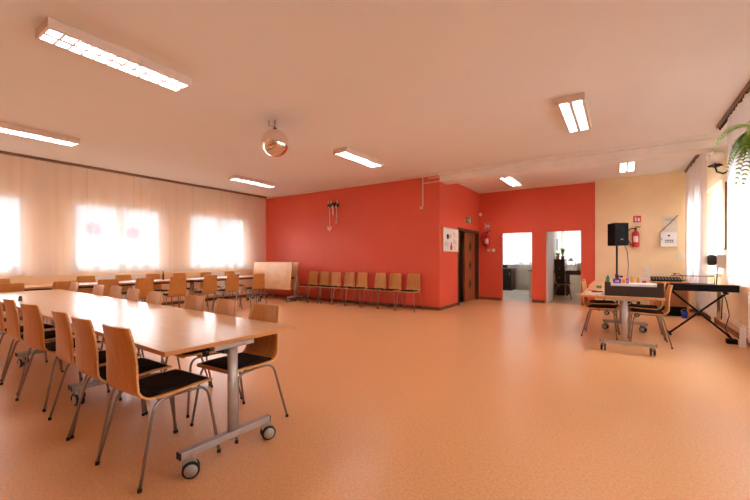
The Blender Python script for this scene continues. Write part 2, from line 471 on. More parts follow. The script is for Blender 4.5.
def chair(x, y, rz, label, group):
    if not used[0]:
        used[0] = True; chair0['label'] = label; chair0['group'] = group; chair0.location = (x, y, 0); chair0.rotation_euler.z = rz; return chair0
    return copy_thing(chair0, label, (x, y, 0), rz, group)

g = 'chairs on the near side of the long table'
for x, y, a, lb in (
    (-2.39, 1.14, .04, 'beech chair at the near corner of the long table, closest to camera'),
    (-2.90, 1.14, .0, 'second chair from the near corner, near side of the long table'),
    (-3.41, 1.17, -.02, 'third chair from the near corner, near side of the long table'),
    (-4.18, 1.17, .12, 'fourth chair from the near corner, near side of the long table'),
    (-4.84, 1.18, .03, 'fifth chair from the near corner, near side of the long table'),
    (-5.48, 1.20, .0, 'near side chair of the long table, cut by the left edge of the photo')):
    chair(x, y, a, lb, g)
g = 'chairs on the far side of the long table'
for x, y, a, lb in (
    (-2.42, 1.76, PI + .06, 'beech chair at the right end of the long table, its side and legs in view'),
    (-3.06, 1.82, PI - .05, 'chair across the long table, next to the one at its right end'),
    (-3.60, 1.84, PI + .03, 'third chair from the right across the long table'),
    (-4.48, 1.86, PI, 'fourth chair from the right across the long table'),
    (-5.08, 1.88, PI - .04, 'fifth chair from the right across the long table'),
    (-5.80, 1.97, PI, 'sixth chair from the right across the long table'),
    (-6.24, 1.92, PI + .02, 'seventh chair from the right across the long table'),
    (-7.22, 1.93, PI, 'chair across the long table at its far left end')):
    chair(x, y, a, lb, g)
g = 'chairs on the room side of the window tables'
ords = ['first', 'second', 'third', 'fourth', 'fifth', 'sixth', 'seventh', 'eighth']
for (y, x, a), lb in zip(((1.52, -8.02, .05), (2.2, -8.0, .0), (2.84, -8.02, -.03), (3.44, -8.0, .02), (4.12, -8.02, -.04), (4.83, -8.0, .03), (5.42, -8.0, .0), (6.16, -7.95, -.05)),
    ('room side window table chair cut by the left edge of the photo',
     'second chair from the left on the room side of the window tables',
     'third chair from the left on the room side of the window tables',
     'fourth chair from the left on the room side of the window tables',
     'room side window table chair just left of the double table posts',
     'room side window table chair just right of the double table posts',
     'second chair right of the double table posts, room side of the window tables',
     'last chair on the room side of the window tables, before the folded tables')):
    chair(x, y, PI / 2 + a, lb, g)
g = 'chairs between the window tables and the curtains'
for y, lb in zip((1.72, 3.06, 3.77, 4.42, 5.07, 5.8, 6.55),
    ('curtain side chair nearest the left edge of the photo',
     'second chair from the left on the curtain side, under the flower sticker window',
     'third chair from the left on the curtain side of the window tables',
     'fourth chair from the left on the curtain side of the window tables',
     'fifth chair from the left on the curtain side of the window tables',
     'sixth chair from the left on the curtain side of the window tables',
     'curtain side chair nearest the red wall')):
    chair(-9.32, y, -PI / 2, lb, g)
g = 'chairs in a row against the red wall'
for i, (x, a) in enumerate(((-7.57, .0), (-7.13, .03), (-6.70, -.02), (-6.22, .0), (-5.76, .02), (-5.20, -.02), (-4.73, .0), (-4.22, .02))):
    lb = ['chair beside the folded tables, leftmost in the row against the red wall'] + ['%s chair from the left in the row against the red wall' % w for w in ords[1:7]] + ['rightmost chair in the row against the red wall']
    chair(x, 7.76 + .03 * (i % 2), PI + a, lb[i], g)
g = 'chairs around the right hand tables'
for x, y, a, lb in ((-.27, 6.98, -PI / 2 - .05, 'nearer chair on the left side of the right hand table'),
                    (-.30, 7.72, -PI / 2 + .04, 'farther chair on the left side of the right hand table'),
                    (.36, 6.72, PI / 2 + .03, 'nearer chair on the right side of the table with the dark box'),
                    (.34, 7.36, PI / 2, 'farther chair on the right side of the table with the dark box')):
    chair(x, y, a, lb, g)

# ------------------------------------------------------------------ flip-top tables
def caster(par, x, y, a):
    """wheel pivots at (x,y); a = swivel angle"""
    d = Vector((math.cos(a), math.sin(a), 0)) * .028; ax = Vector((-math.sin(a), math.cos(a), 0))
    c = Vector((x, y, .047)) + d
    bm = B(); tube(bm, [(x, y, .115), (x, y, .085)], .009, 8)
    mx = Matrix.Translation((x, y, 0)) @ Matrix.Rotation(a, 4, 'Z')
    prism(bm, [mx @ Vector(p) for p in ((-.018, -.012, .09), (.03, -.012, .135), (.06, -.012, .078), (.064, -.012, .062), (.035, -.012, .075), (-.012, -.012, .07))], ax * .024)
    cs = obj('caster', bm, 'alu', par)
    for s in (-1, 1):
        bm = B()
        m2 = Matrix.Translation(c + ax * (s * .014)) @ Matrix.Rotation(a, 4, 'Z') @ Matrix.Rotation(-s * PI / 2, 4, 'X')
        lathe(bm, [(.034, -.001), (.047, 0), (.047, .013), (.038, .016), (.036, .0162)], seg=20, mx=m2)
        wh = obj('wheel', bm, 'tyre', cs)
        bm = B(); lathe(bm, [(.036, .012), (.036, .0175), (.006, .020)], seg=20, mx=m2); obj('hub', bm, 'hub', wh)
    bm = B(); box(bm, .05, .072, -.01, .01, .05, .058, mx); obj('brake_lever', bm, 'dark', cs)

def table_proto(L, W, fold, name='flip_table', oy=-.075):
    t = thing(name, '', 'table')
    hL, hW = L / 2, W / 2; zt = .745; th = .026
    bm = B()
    if not fold: box(bm, -hL, hL, -hW, hW, zt - th, zt)
    else:
        mx = Matrix.Translation((0, -.03, .735)) @ Matrix.Rotation(math.radians(83), 4, 'X')
        box(bm, -hL, hL, -hW, hW, .02, .02 + th, mx)
    tp = obj('tabletop', bm, 'top', t, bevel=.003)
    tp.data.materials.append(M['topedge'])
    for p in tp.data.polygons:
        if p.area < .1: p.material_index = 1
    for s in (-1, 1):
        x = s * (hL - .026)
        if fold: x = s * (hL - fold)
        bm = B(); box(bm, x - .024, x + .024, oy - .305, oy + .305, .117, .157); obj('base_beam', bm, 'alu', t, bevel=.004)
        for e in (-1, 1):
            bm = B(); box(bm, x - .0235, x + .0235, oy + e * .3075 - .0025, oy + e * .3075 + .0025, .118, .156)
            obj('beam_cap', bm, 'dark', t)
        bm = B(); sg = 16; pr = []
        for z in (.108, .712):
            pr.append([bm.verts.new((x + .02 * math.cos(2 * PI * k / sg), oy + .03 + .034 * math.sin(2 * PI * k / sg), z)) for k in range(sg)])
        for k in range(sg): bm.faces.new((pr[0][k], pr[0][(k + 1) % sg], pr[1][(k + 1) % sg], pr[1][k])).smooth = True
        bm.faces.new(pr[0]); bm.faces.new(pr[1])
        obj('post', bm, 'alu', t)
        if not fold:
            bm = B(); box(bm, x - .03, x + .03, oy - .11, oy + .17, .69, zt - th - .0005)
            box(bm, x - s * .07 - .02, x - s * .07 + .02, oy - .3, oy + .36, .70, zt - th - .0005)
            obj('mounting_bracket', bm, 'alu', t, bevel=.003)
            bm = B(); lathe(bm, [(.02, 0), (.02, .03), (.012, .036)], (x - s * .05, oy - .12, .655), 10); obj('locking_knob', bm, 'dark', t)
        caster(t, x + (0 if s > 0 else .018), oy - .27, 1.06 if s > 0 else .1); caster(t, x + (0 if s > 0 else .018), oy + .27, 1.2 if s > 0 else -.1)
    bm = B(); xx = hL - .026 if not fold else hL - fold
    box(bm, -xx, xx, oy - .03, oy + .03, .655 if not fold else .66, .69 if not fold else .70); obj('cross_rail', bm, 'dark', t)
    return t
T = table_proto(1.88, .94, 0); a = -math.radians(1.6)
def row_pos(s):   # along the long table's near edge from its right end
    ca, sa = math.cos(a), math.sin(a); ox, oy = -2.035, 1.0
    lx, ly = -s, .47
    return (ox + lx * ca - ly * sa, oy + lx * sa + ly * ca, 0)
g = 'flip top tables in the long central row'
T['label'] = 'wide wooden table at the near right end of the long row'; T['group'] = g; T.location = row_pos(.94); T.rotation_euler.z = a
copy_thing(T, 'middle wooden table of the long row, joined behind the nearest one', row_pos(.94 + 1.885), a, g)
copy_thing(T, 'farthest wooden table of the long row, by its left end', row_pos(.94 + 3.77), a, g)
TW = table_proto(1.86, .74, 0, oy=0)
g = 'narrow tables lined up before the left windows'
TW['label'] = 'window table nearest the left edge of the photo'; TW['group'] = g; TW.location = (-8.93, 2.27, 0); TW.rotation_euler.z = PI / 2
copy_thing(TW, 'middle window table, under the flower sticker window', (-8.93, 4.14, 0), PI / 2, g)
copy_thing(TW, 'window table nearest the red wall, right of the double posts', (-8.93, 6.01, 0), PI / 2, g)
TF = table_proto(1.70, .8, .06, name='folded_table', oy=.10)
g = 'folded flip top tables against the red wall'
TF['label'] = 'front folded table standing with its wooden top upright by the red wall'; TF['group'] = g; TF.location = (-8.70, 7.44, 0)
TF2 = table_proto(1.70, .8, .17, name='folded_table', oy=.08)
TF2['label'] = 'rear folded table, only the right strip of its top showing'; TF2['category'] = 'table'; TF2['group'] = g; TF2.location = (-8.70, 7.68, 0)
g = 'tables on the right side of the room'
copy_thing(T, 'right hand table carrying the dark box', (.005, 5.80 + .95, 0), PI / 2, g)
copy_thing(T, 'table behind the one with the dark box, in front of the loudspeaker', (-.02, 7.73 + .94, 0), PI / 2, g)

# ------------------------------------------------------------------ mirror ball
t = thing('mirror_ball', 'mirrored disco ball hanging under the ceiling', 'disco ball', (-4.24, 3.66, 2.96))
bm = B(); bmesh.ops.create_uvsphere(bm, u_segments=72, v_segments=40, radius=.2)
for f in bm.faces: f.smooth = True
obj('ball', bm, 'chrome', t)
bm = B(); lathe(bm, [(.03, .195), (.03, .215), (.012, .23)], seg=12); obj('cap', bm, 'bronze', t)
bm = B(); tube(bm, [(0, 0, .225), (0, 0, .34)], .005, 6); obj('chain', bm, 'dark', t)
bm = B(); tube(bm, [(-.1, -.03, .26), (-.1, -.03, .34)], .004, 6); tube(bm, [(-.1, -.03, .262), (-.02, 0, .25)], .003, 6); obj('hook', bm, 'dark', t)

# ------------------------------------------------------------------ wall wreath with hearts
t = thing('wall_hanging', 'dark twig garland with pale ribbons and a heart on the long red wall', 'wall decoration', (-6.9, FY, 2.82))
bm = B(); rnd = random.Random(3)
for q in range(8):
    pts = []
    for k in range(13):
        u = -1 + 2 * k / 12
        pts.append((u * .2 + rnd.uniform(-.01, .01), -.05 + rnd.uniform(-.025, .02), -.03 + .045 * math.sin(u * 4 + q) + rnd.uniform(-.02, .02)))
    tube(bm, pts, .011, 5)
for k in range(14):
    x = rnd.uniform(-.12, .2); z = rnd.uniform(-.06, .05)
    tube(bm, [(x, -.05, z), (x + rnd.uniform(-.06, .06), -.06, z + rnd.uniform(-.06, .09))], .01, 5, .003)
obj('twig_garland', bm, 'wicker', t)
for x in (-.17, -.07, .17):
    bm = B(); lathe(bm, [(.018, 0), (.02, .02), (.016, .1), (.004, .12)], (x, -.06, 0), 8); obj('candle', bm, 'ribbon', t)
def heart(bm, cx, cy, cz, s, d=.02):
    pts = []
    for k in range(24):
        a_ = 2 * PI * k / 24
        pts.append((cx + s * 16 * math.sin(a_) ** 3 / 17, cy, cz + s * (13 * math.cos(a_) - 5 * math.cos(2 * a_) - 2 * math.cos(3 * a_) - math.cos(4 * a_)) / 17))
    prism(bm, pts, (0, d, 0))
for x, z, w in ((-.12, -.62, .012), (.0, -.32, .02), (.14, -.55, .014)):
    bm = B(); tube(bm, [(x, -.06, -.02), (x + .01, -.07, z * .4), (x, -.06, z * .75), (x + .005, -.06, z)], w * .95, 6); r = obj('ribbon', bm, 'ribbon', t)
    bm = B(); tube(bm, [(x - .03, -.075, -.06), (x, -.08, -.12), (x + .02, -.07, -.22)], w, 6, .004); obj('bow', bm, 'ribbon', r)
bm = B(); heart(bm, -.12, -.07, -.70, .1); obj('heart', bm, 'heart', t)
bm = B(); lathe(bm, [(.004, 0), (.035, .05), (.03, .12), (.01, .19)], (.14, -.06, -.6), 8); obj('tassel', bm, 'heart', t)

# ------------------------------------------------------------------ conduit at the corner
t = thing('cable_conduit', 'white cable conduit with socket box, on the red wall by the corner', 'conduit', (-4.04, FY, 2.5))
bm = B(); box(bm, -.013, .013, -.025, 0, .03, .75); obj('vertical_duct', bm, 'offwhite', t)
bm = B(); box(bm, -.06, .0, -.045, 0, -.03, .03); obj('socket_box', bm, 'offwhite', t)
bm = B(); box(bm, .014, .44, -.03, 0, .59, .61); box(bm, .16, .44, -.045, -.02, .69, .72); obj('horizontal_duct', bm, 'offwhite', t)

# ------------------------------------------------------------------ notice board on corridor wall
t = thing('notice_board', 'framed white notice board with cut out pictures on the red corner wall', 'notice board', (KX, 8.8, 1.72))
bm = B(); box(bm, 0, .02, -.49, .51, -.29, .29); obj('board', bm, 'paper', t)
bm = B()
box(bm, 0, .03, -.51, -.49, -.31, .31); box(bm, 0, .03, .51, .53, -.31, .31); box(bm, 0, .03, -.49, .51, .29, .31); box(bm, 0, .03, -.49, .51, -.31, -.29)
obj('frame', bm, 'desk', t)
def blob(bm, cy, cz, ry, rz, x0=.02, x1=.026, n=14):
    prism(bm, [(x0, cy + ry * math.cos(2 * PI * k / n), cz + rz * math.sin(2 * PI * k / n)) for k in range(n)], (x1 - x0, 0, 0))
bm = B(); blob(bm, -.2, .08, .07, .07); obj('dark_blue_cutout', bm, 'navy', t)
bm = B(); blob(bm, -.05, .09, .09, .05); obj('yellow_cutout', bm, 'yellowb', t)
bm = B(); blob(bm, .03, -.19, .07, .07); blob(bm, .03, -.1, .035, .04); obj('red_cutout', bm, 'signred', t)
bm = B()
for yy, zz in ((.2, .16), (.33, .14), (.2, -.02), (.34, -.04), (-.34, -.1), (-.2, -.12), (.25, -.2)):
    box(bm, .02, .023, yy - .05, yy + .05, zz - .07, zz + .06)
obj('pinned_sheets', bm, 'lock', t)
bm = B()
for yy, zz in ((.2, .16), (.34, -.04), (-.34, -.1), (-.2, -.12), (.2, -.02)):
    for k in range(4): box(bm, .023, .0245, yy - .035, yy + .03, zz - .045 + k * .025, zz - .039 + k * .025)
obj('printed_lines', bm, 'grey', t)

# exit sign
t = thing('exit_sign', 'small green and white exit sign above the brown doors', 'sign', (KX, 10.2, 2.34))
bm = B(); box(bm, 0, .012, -.22, .22, -.09, .09); obj('plate', bm, 'green', t)
bm = B()
tube(bm, [(.014, -.02, .05), (.014, -.021, .051)], .014, 8)
tube(bm, [(.014, -.03, .03), (.014, -.05, -.01)], .012, 6)
tube(bm, [(.014, -.05, -.01), (.014, -.02, -.035), (.014, -.03, -.07)], .008, 6)
tube(bm, [(.014, -.05, -.01), (.014, -.08, -.04), (.014, -.12, -.04)], .008, 6)
tube(bm, [(.014, -.03, .03), (.014, .01, .005)], .006, 6); tube(bm, [(.014, -.035, .03), (.014, -.08, .02)], .006, 6)
box(bm, .012, .016, .05, .12, -.07, .06)
box(bm, .012, .016, -.2, -.13, -.006, .006); prism(bm, [(.012, -.2, 0), (.012, -.17, .03), (.012, -.17, -.03)], (.004, 0, 0))
obj('pictogram', bm, 'paper', t)
bm = B(); box(bm, .012, .0135, -.22, .22, -.09, -.083); box(bm, .012, .0135, -.22, .22, .083, .09); obj('border', bm, 'paper', t)

# corridor double door (structure) : open leaf, closed leaf, frame and dark passage
bm = B()
box(bm, KX - .2, KX + .015, 9.33, 9.40, 0, 2.08); box(bm, KX - .2, KX + .015, 10.98, 11.05, 0, 2.08); box(bm, KX - .2, KX + .015, 9.40, 10.98, 2.0, 2.08)
dr = struct('door_1', bm, 'doordark')
bm = B(); box(bm, KX - .12, KX - .08, 10.1, 10.97, .01, 1.99); lf = obj('door_leaf', bm, 'door', dr)
for z in (.5, 1.05, 1.6):
    bm = B(); cy = 10.52; prism(bm, [(KX - .08, cy, z - .16), (KX - .08, cy + .1, z), (KX - .08, cy, z + .16), (KX - .08, cy - .1, z)], (.006, 0, 0)); obj('glazing_diamond', bm, 'dark', lf)
bm = B(); tube(bm, [(KX - .08, 10.17, 1.02), (KX - .03, 10.17, 1.02), (KX - .03, 10.28, 1.02)], .009, 8); obj('handle', bm, 'alu', lf)
bm = B(); box(bm, KX - .90, KX - .12, 9.41, 9.45, .01, 1.99); obj('open_door_leaf', bm, 'doordark', dr)
bm = B(); box(bm, KX - 2.2, KX - .2, FY + .2, BY + .3, -.12, 0); struct('floor_corridor', bm, 'skirt')
bm = B(); box(bm, KX - 2.3, KX - 2.2, FY + .2, BY + .3, 0, 2.6); struct('wall_passage', bm, 'cream')
bm = B(); box(bm, KX - 2.2, KX - .2, BY + .2, BY + .3, 0, 2.6); struct('wall_passage_end', bm, 'cream')
bm = B(); box(bm, KX - 2.3, KX - .2, FY + .2, BY + .3, 2.6, 2.7); struct('ceiling_corridor', bm, 'cream')

# fire extinguishers, signs, switches
def extinguisher(loc, label):
    t = thing('fire_extinguisher', label, 'fire extinguisher', loc, 0, 'wall mounted fire extinguishers')
    bm = B(); lathe(bm, [(.05, 0), (.075, .01), (.078, .03), (.078, .33), (.06, .375), (.03, .40), (.028, .43)], (0, -.095, 0), 20); obj('cylinder', bm, 'fire', t)
    bm = B(); lathe(bm, [(.018, .43), (.024, .44), (.02, .48)], (0, -.095, 0), 12)
    box(bm, -.01, .09, -.105, -.085, .475, .485); box(bm, -.01, .1, -.105, -.085, .50, .512); obj('valve', bm, 'bronze', t)
    bm = B(); tube(bm, [(-.01, -.095, .46), (-.1, -.09, .46), (-.18, -.09, .38), (-.18, -.09, .24), (-.13, -.1, .12), (-.085, -.1, .05)], .013, 8); obj('hose', bm, 'dark', t)
    bm = B()
    for k in range(9):
        a0 = -PI / 2 - .7 + 1.4 * k / 9; a1 = a0 + 1.4 / 9
        v = [(.0795 * math.cos(a_), -.095 + .0795 * math.sin(a_), z) for a_, z in ((a0, .12), (a1, .12), (a1, .27), (a0, .27))]
        bm.faces.new([bm.verts.new(p) for p in v])
    obj('printed_label', bm, 'ribbon', t)
    bm = B(); box(bm, -.05, .05, -.018, 0, .1, .36); obj('bracket', bm, 'dark', t)
    return t
e1 = extinguisher((-3.33, BY, 1.58), 'red fire extinguisher on the red wall beside the brown doors')
e2 = extinguisher((.32, BY, 1.53), 'red fire extinguisher on the yellow wall right of the loudspeaker')
def fire_sign(x, z, s, label, y=BY):
    t = thing('fire_sign', label, 'sign', (x, y, z), 0, 'fire extinguisher signs')
    bm = B(); box(bm, -s, s, -.008, 0, -s, s); obj('plate', bm, 'signred', t)
    bm = B(); q = s / .08
    box(bm, -.045 * q, -.015 * q, -.011, -.008, -.05 * q, .03 * q); box(bm, -.04 * q, -.022 * q, -.011, -.008, .035 * q, .055 * q)
    box(bm, -.06 * q, -.04 * q, -.011, -.008, .04 * q, .048 * q)
    prism(bm, [(x_ * q, -.011, z_ * q) for x_, z_ in ((.01, -.05), (.045, -.05), (.055, -.01), (.04, .03), (.035, 0), (.025, .05), (.01, .01), (.004, -.02))], (0, .003, 0))
    obj('pictogram', bm, 'paper', t)
    bm = B(); e = s * .93
    for b_ in ((-s, s, -s, -e), (-s, s, e, s), (-s, -e, -e, e), (e, s, -e, e)): box(bm, b_[0], b_[1], -.0095, -.008, b_[2], b_[3])
    obj('border', bm, 'paper', t)
fire_sign(-3.36, 2.25, .085, 'small pale red sign above the extinguisher beside the brown doors')
fire_sign(.355, 2.23, .085, 'red square extinguisher sign on the yellow wall')
def switch(x, z, m, label, y, group=None, s=.045):
    t = thing('light_switch', label, 'switch', (x, y, z), 0, group)
    bm = B(); box(bm, -s, s, -.014, 0, -s, s); obj('plate', bm, m, t, bevel=.004)
    bm = B(); box(bm, -s * .6, s * .6, -.02, -.014, -s * .6, s * .6); obj('rocker', bm, m, t)
switch(-3.32, 1.5, 'white', 'left of the two white switches below the extinguisher by the brown doors', BY, 'white switches on the red wall')
switch(-3.17, 1.5, 'white', 'right of the two white switches, nearer the first doorway', BY, 'white switches on the red wall')
switch(1.17, 1.3, 'lock', 'beige switch plate on the yellow wall near the corner curtain', BY, s=.055)
t = thing('motion_sensor', 'small white sensor high in the corner of the red walls', 'sensor', (-3.55, BY - .05, 2.6))
bm = B(); lathe(bm, [(.02, -.05), (.035, -.035), (.04, 0), (.03, .04), (.01, .05)], seg=12); obj('sensor_body', bm, 'white', t)
bm = B(); box(bm, -.05, 0, -.01, .05, -.015, .015); obj('bracket', bm, 'white', t)

# electrical box with chart above
t = thing('wall_cabinet', 'cream metal wall cabinet with printed label on the yellow wall', 'cabinet', (.96, BY, 1.72))
bm = B(); box(bm, -.16, .16, -.10, 0, -.19, .17); obj('body', bm, 'lock', t, bevel=.005)
bm = B(); box(bm, -.15, .15, -.112, -.10, -.18, .16); dd = obj('door', bm, 'white', t, bevel=.003)
bm = B(); lathe(bm, [(.016, -.116), (.016, -.112)], (0, 0, 0), 12, Matrix.Rotation(-PI / 2, 4, 'X') @ Matrix.Scale(-1, 4, (0, 0, 1))); bm.free()
bm = B(); box(bm, -.02, .02, -.115, -.112, .05, .09); obj('emblem', bm, 'dark', dd)
bm = B()
for k in range(4): box(bm, -.07 + k * .04, -.043 + k * .04, -.115, -.112, -.07, -.03)
box(bm, -.08, .09, -.1145, -.112, -.10, -.09); obj('lettering', bm, 'grey', dd)
bm = B(); box(bm, -.14, -.125, -.122, -.112, -.02, .02); obj('lock', bm, 'grey', dd)
t = thing('wall_chart', 'pale printed chart with a diagonal rod, above the cream wall cabinet', 'chart', (.99, BY, 1.9))
bm = B(); box(bm, -.14, .14, -.01, 0, 0, .36); obj('sheet', bm, 'lock', t)
bm = B()
for k in range(5): box(bm, -.1, .1 - .03 * (k % 2), -.0115, -.01, .3 - k * .012, .304 - k * .012)
obj('print_lines', bm, 'grey', t)
bm = B(); tube(bm, [(-.18, -.03, -.01), (.15, -.03, .37)], .008, 6); obj('diagonal_rod', bm, 'skirt', t)

# ------------------------------------------------------------------ wall sconce, right wall
t = thing('wall_sconce', 'wall lamp with frosted glass bowl and dark flower bracket', 'wall lamp', (RX, 8.42, 2.78))
bm = B(); lathe(bm, [(.02, 0), (.08, .02), (.11, .06), (.122, .11), (.115, .17), (.107, .17), (.112, .11), (.10, .07), (.07, .035), (.01, .015)], (-.2, 0, .1), 24); obj('glass_bowl', bm, 'globe', t)
bm = B(); tube(bm, [(0, 0, -.02), (-.03, 0, -.06), (-.1, 0, -.09), (-.18, 0, -.05), (-.2, 0, .04), (-.2, 0, .1)], .014, 8)
tube(bm, [(0, -.0, -.1), (0, 0, .08)], .018, 8); tube(bm, [(-.02, 0, .06), (-.04, -.05, .12), (-.01, -.06, .16)], .01, 6, .004); obj('arm', bm, 'bronze', t)
bm = B()
for k in range(8):
    a_ = 2 * PI * k / 8; c = Vector((-.2, 0, .05)); d = Vector((math.cos(a_), math.sin(a_), .25)).normalized()
    tube(bm, [c, c + d * .06, c + d * .10 + Vector((0, 0, -.02))], .034, 6, .01)
obj('flower_rosette', bm, 'bronze', t)

# dark vertical strip and little device under it
t = thing('heating_pipe', 'slim dark vertical pipe on the right wall between the curtains', 'pipe', (RX, 8.45, 0))
bm = B(); tube(bm, [(-.05, 0, 1.40), (-.05, 0, 2.55)], .022, 8); obj('pipe', bm, 'rail', t)
bm = B(); box(bm, -.09, 0, -.03, .03, 1.40, 1.42); box(bm, -.07, 0, -.02, .02, 2.48, 2.5); obj('clamp', bm, 'grey', t)
t = thing('wall_fan', 'small dark round fan on a white box on the right wall', 'fan', (RX, 8.85, 1.1))
bm = B(); box(bm, -.12, 0, -.08, .08, -.02, .22); obj('white_box', bm, 'white', t, bevel=.01)
bm = B(); mx = Matrix.Translation((-.18, 0, .12)) @ Matrix.Rotation(-.5, 4, 'Z') @ Matrix.Rotation(PI / 2, 4, 'X')
lathe(bm, [(.05, -.05), (.09, -.035), (.1, 0), (.09, .035), (.05, .05)], seg=18, mx=mx); obj('round_head', bm, 'dark', t)
bm = B(); tube(bm, [(-.1, 0, -.0), (-.12, -.05, -.3), (-.06, -.15, -.55), (-.1, -.3, -.9)], .008, 6); obj('cable', bm, 'dark', t)

# radiators and pipe along right wall
def radiator(x0, x1, y0, y1, z0, z1, label, rot=False):
    t = thing('radiator', label, 'radiator', ((x0 + x1) / 2, (y0 + y1) / 2, z0), 0, 'white radiators under the windows')
    cx, cy = (x0 + x1) / 2, (y0 + y1) / 2
    bm = B(); h = z1 - z0; hx, hy = (x1 - x0) / 2, (y1 - y0) / 2
    box(bm, -hx, hx, -hy, hy, .02, h)
    s = -1 if cx > 0 else 1
    k = -hy + .04
    while k < hy - .04:
        xa = s * hx; box(bm, min(xa, xa + s * .012), max(xa, xa + s * .012), k, k + .03, .05, h - .04); k += .055
    obj('panel', bm, 'white', t)
    bm = B(); box(bm, -hx - .01, hx + .01, -hy, hy, h, h + .012); obj('top_grille', bm, 'white', t)
    bm = B()
    for yy in (-hy + .1, hy - .1): box(bm, -.02, .02, yy - .02, yy + .02, -z0, .03)
    obj('foot', bm, 'white', t)
radiator(RX - .16, RX - .05, 4.9, 6.65, .14, .80, 'white radiator at the right edge under the near curtain')
radiator(RX - .14, RX - .05, 9.2, 10.75, .14, .74, 'white radiator behind the keyboard, under the corner curtain')
radiator(LX + .05, LX + .15, .6, 1.95, .14, .82, 'white radiator under the leftmost window')
radiator(LX + .05, LX + .15, 3.2, 4.6, .14, .82, 'white radiator under the flower sticker window')
radiator(LX + .05, LX + .15, 5.9, 7.2, .14, .82, 'white radiator under the window beside the red wall')
t = thing('heating_pipework', 'white heating pipe along the foot of the right wall', 'pipe', (RX - .004, 0, 0))
bm = B(); tube(bm, [(-.06, 6.72, .22), (-.06, 9.12, .22)], .014, 8); tube(bm, [(-.06, 6.72, .27), (-.06, 9.12, .27)], .010, 8); obj('pipe', bm, 'offwhite', t)
bm = B(); box(bm, -.14, -.08, 7.13, 7.19, 0, .27); obj('upright_stub', bm, 'white', t)
bm = B()
for y in (6.8, 7.8, 8.7): box(bm, -.07, 0, y - .01, y + .01, .2, .29)
obj('pipe_clip', bm, 'offwhite', t)

# ------------------------------------------------------------------ loudspeaker on stand
t = thing('speaker_stand', 'black tripod pole stand behind the tables, carrying the loudspeaker', 'speaker stand', (-.06, 10.05, 0))
bm = B(); tube(bm, [(0, 0, .12), (0, 0, 1.545)], .019, 12); obj('pole', bm, 'black', t)
bm = B(); lathe(bm, [(.03, .78), (.034, .8), (.034, .88), (.022, .9)], seg=12); obj('collar', bm, 'dark', t)
bm = B(); tube(bm, [(.03, -.01, .84), (.075, -.02, .84)], .012, 8); lathe(bm, [(.03, .82), (.03, .86)], (.085, -.02, 0), 10); obj('knob', bm, 'dark', t)
for k in range(3):
    a_ = 2 * PI * k / 3 + .5; c, s = math.cos(a_), math.sin(a_)
    bm = B(); tube(bm, [(.03 * c, .03 * s, .8), (.42 * c, .42 * s, .02)], .012, 8); lg = obj('leg', bm, 'black', t)
    bm = B(); lathe(bm, [(.018, 0), (.018, .03)], (.42 * c, .42 * s, 0), 8); obj('foot_cap', bm, 'tyre', lg)
    bm = B(); tube(bm, [(.02 * c, .02 * s, .3), (.22 * c, .22 * s, .42)], .008, 6); obj('brace', bm, 'black', t)
t = thing('loudspeaker', 'black loudspeaker on its pole in front of the yellow wall', 'speaker', (-.06, 10.05, 1.545), .55)
bm = B(); prism(bm, [(-.16, -.17, 0), (.16, -.17, 0), (.12, .16, 0), (-.12, .16, 0)], (0, 0, .51)); obj('cabinet', bm, 'black', t, bevel=.012)
bm = B(); box(bm, -.145, .145, -.182, -.172, .02, .49); obj('grille', bm, 'grille', t)
bm = B(); mx = Matrix.Translation((0, -.182, .37)) @ Matrix.Rotation(PI / 2, 4, 'X'); lathe(bm, [(.07, -.002), (.07, .003), (.04, .002)], seg=20, mx=mx)
obj('horn', bm, 'black', t)
bm = B(); box(bm, -.03, .03, -.186, -.182, .13, .145); obj('badge', bm, 'hub', t)
t = thing('speaker_cable', 'thin dark cable hanging down from the loudspeaker', 'cable', (.11, 10.15, 0))
bm = B(); tube(bm, [(-.02, 0, 1.56), (.03, 0, 1.4), (.05, 0, 1.1), (.04, 0, .9), (.06, .05, .5), (.1, .1, .012), (.3, .2, .01)], .007, 6); obj('cord', bm, 'dark', t)

# ------------------------------------------------------------------ stuff on right tables
ZT = .7455
t = thing('dark_box', 'long dark brown open box with a low front, on the right hand table', 'box', (.145, 6.10, ZT))
bm = B(); w, d, h = .32, .2, .185
box(bm, -w, w, -d, d, 0, .012); box(bm, -w, w, -d, -d + .014, .012, .135); box(bm, -w, -w + .07, -d, -d + .014, .135, h); box(bm, w - .07, w, -d, -d + .014, .135, h)
box(bm, -w, -w + .014, -d + .014, d, .012, h); box(bm, w - .014, w, -d + .014, d, .012, h); box(bm, -w + .014, w - .014, d - .014, d, .012, .1)
obj('case', bm, 'brownbox', t)
bm = B(); box(bm, -w + .08, w - .03, -d + .02, d - .02, .08, .165); obj('paper_stack', bm, 'paper', t)
bm = B(); box(bm, -.24, .2, -d - .0015, -d, .028, .034); bm.free()
def pack(name, m, x, y, z, sx, sy, sz, rz, label, cat, extra=None):
    t = thing(name, label, cat, (x, y, z), rz)
    bm = B(); box(bm, -sx, sx, -sy, sy, 0, sz); obj('body', bm, m, t, bevel=.003)
    if extra:
        bm = B(); box(bm, -sx * .5, sx * .5, -sy - .002, -sy, sz * .25, sz * .7); obj('printed_band', bm, extra, t)
    return t
pack('snack_packet', 'purple', -.035, 6.015, ZT + .166, .045, .03, .06, .1, 'purple and pink packet lying on the papers in the left end of the dark box', 'packet', 'pink')
pack('snack_packet', 'purple', .085, 6.02, ZT + .166, .013, .03, .068, -.1, 'narrow violet and orange packet on the papers in the dark box', 'packet', 'orange')
pack('small_carton', 'orange', .042, 6.02, ZT + .166, .02, .03, .062, .1, 'small orange and red carton between the purple packets', 'carton', 'signred')
pack('paper_sheets', 'paper', -.30, 6.3, ZT, .10, .14, .012, .4, 'white paper sheets lying on the table left of the dark box', 'papers')
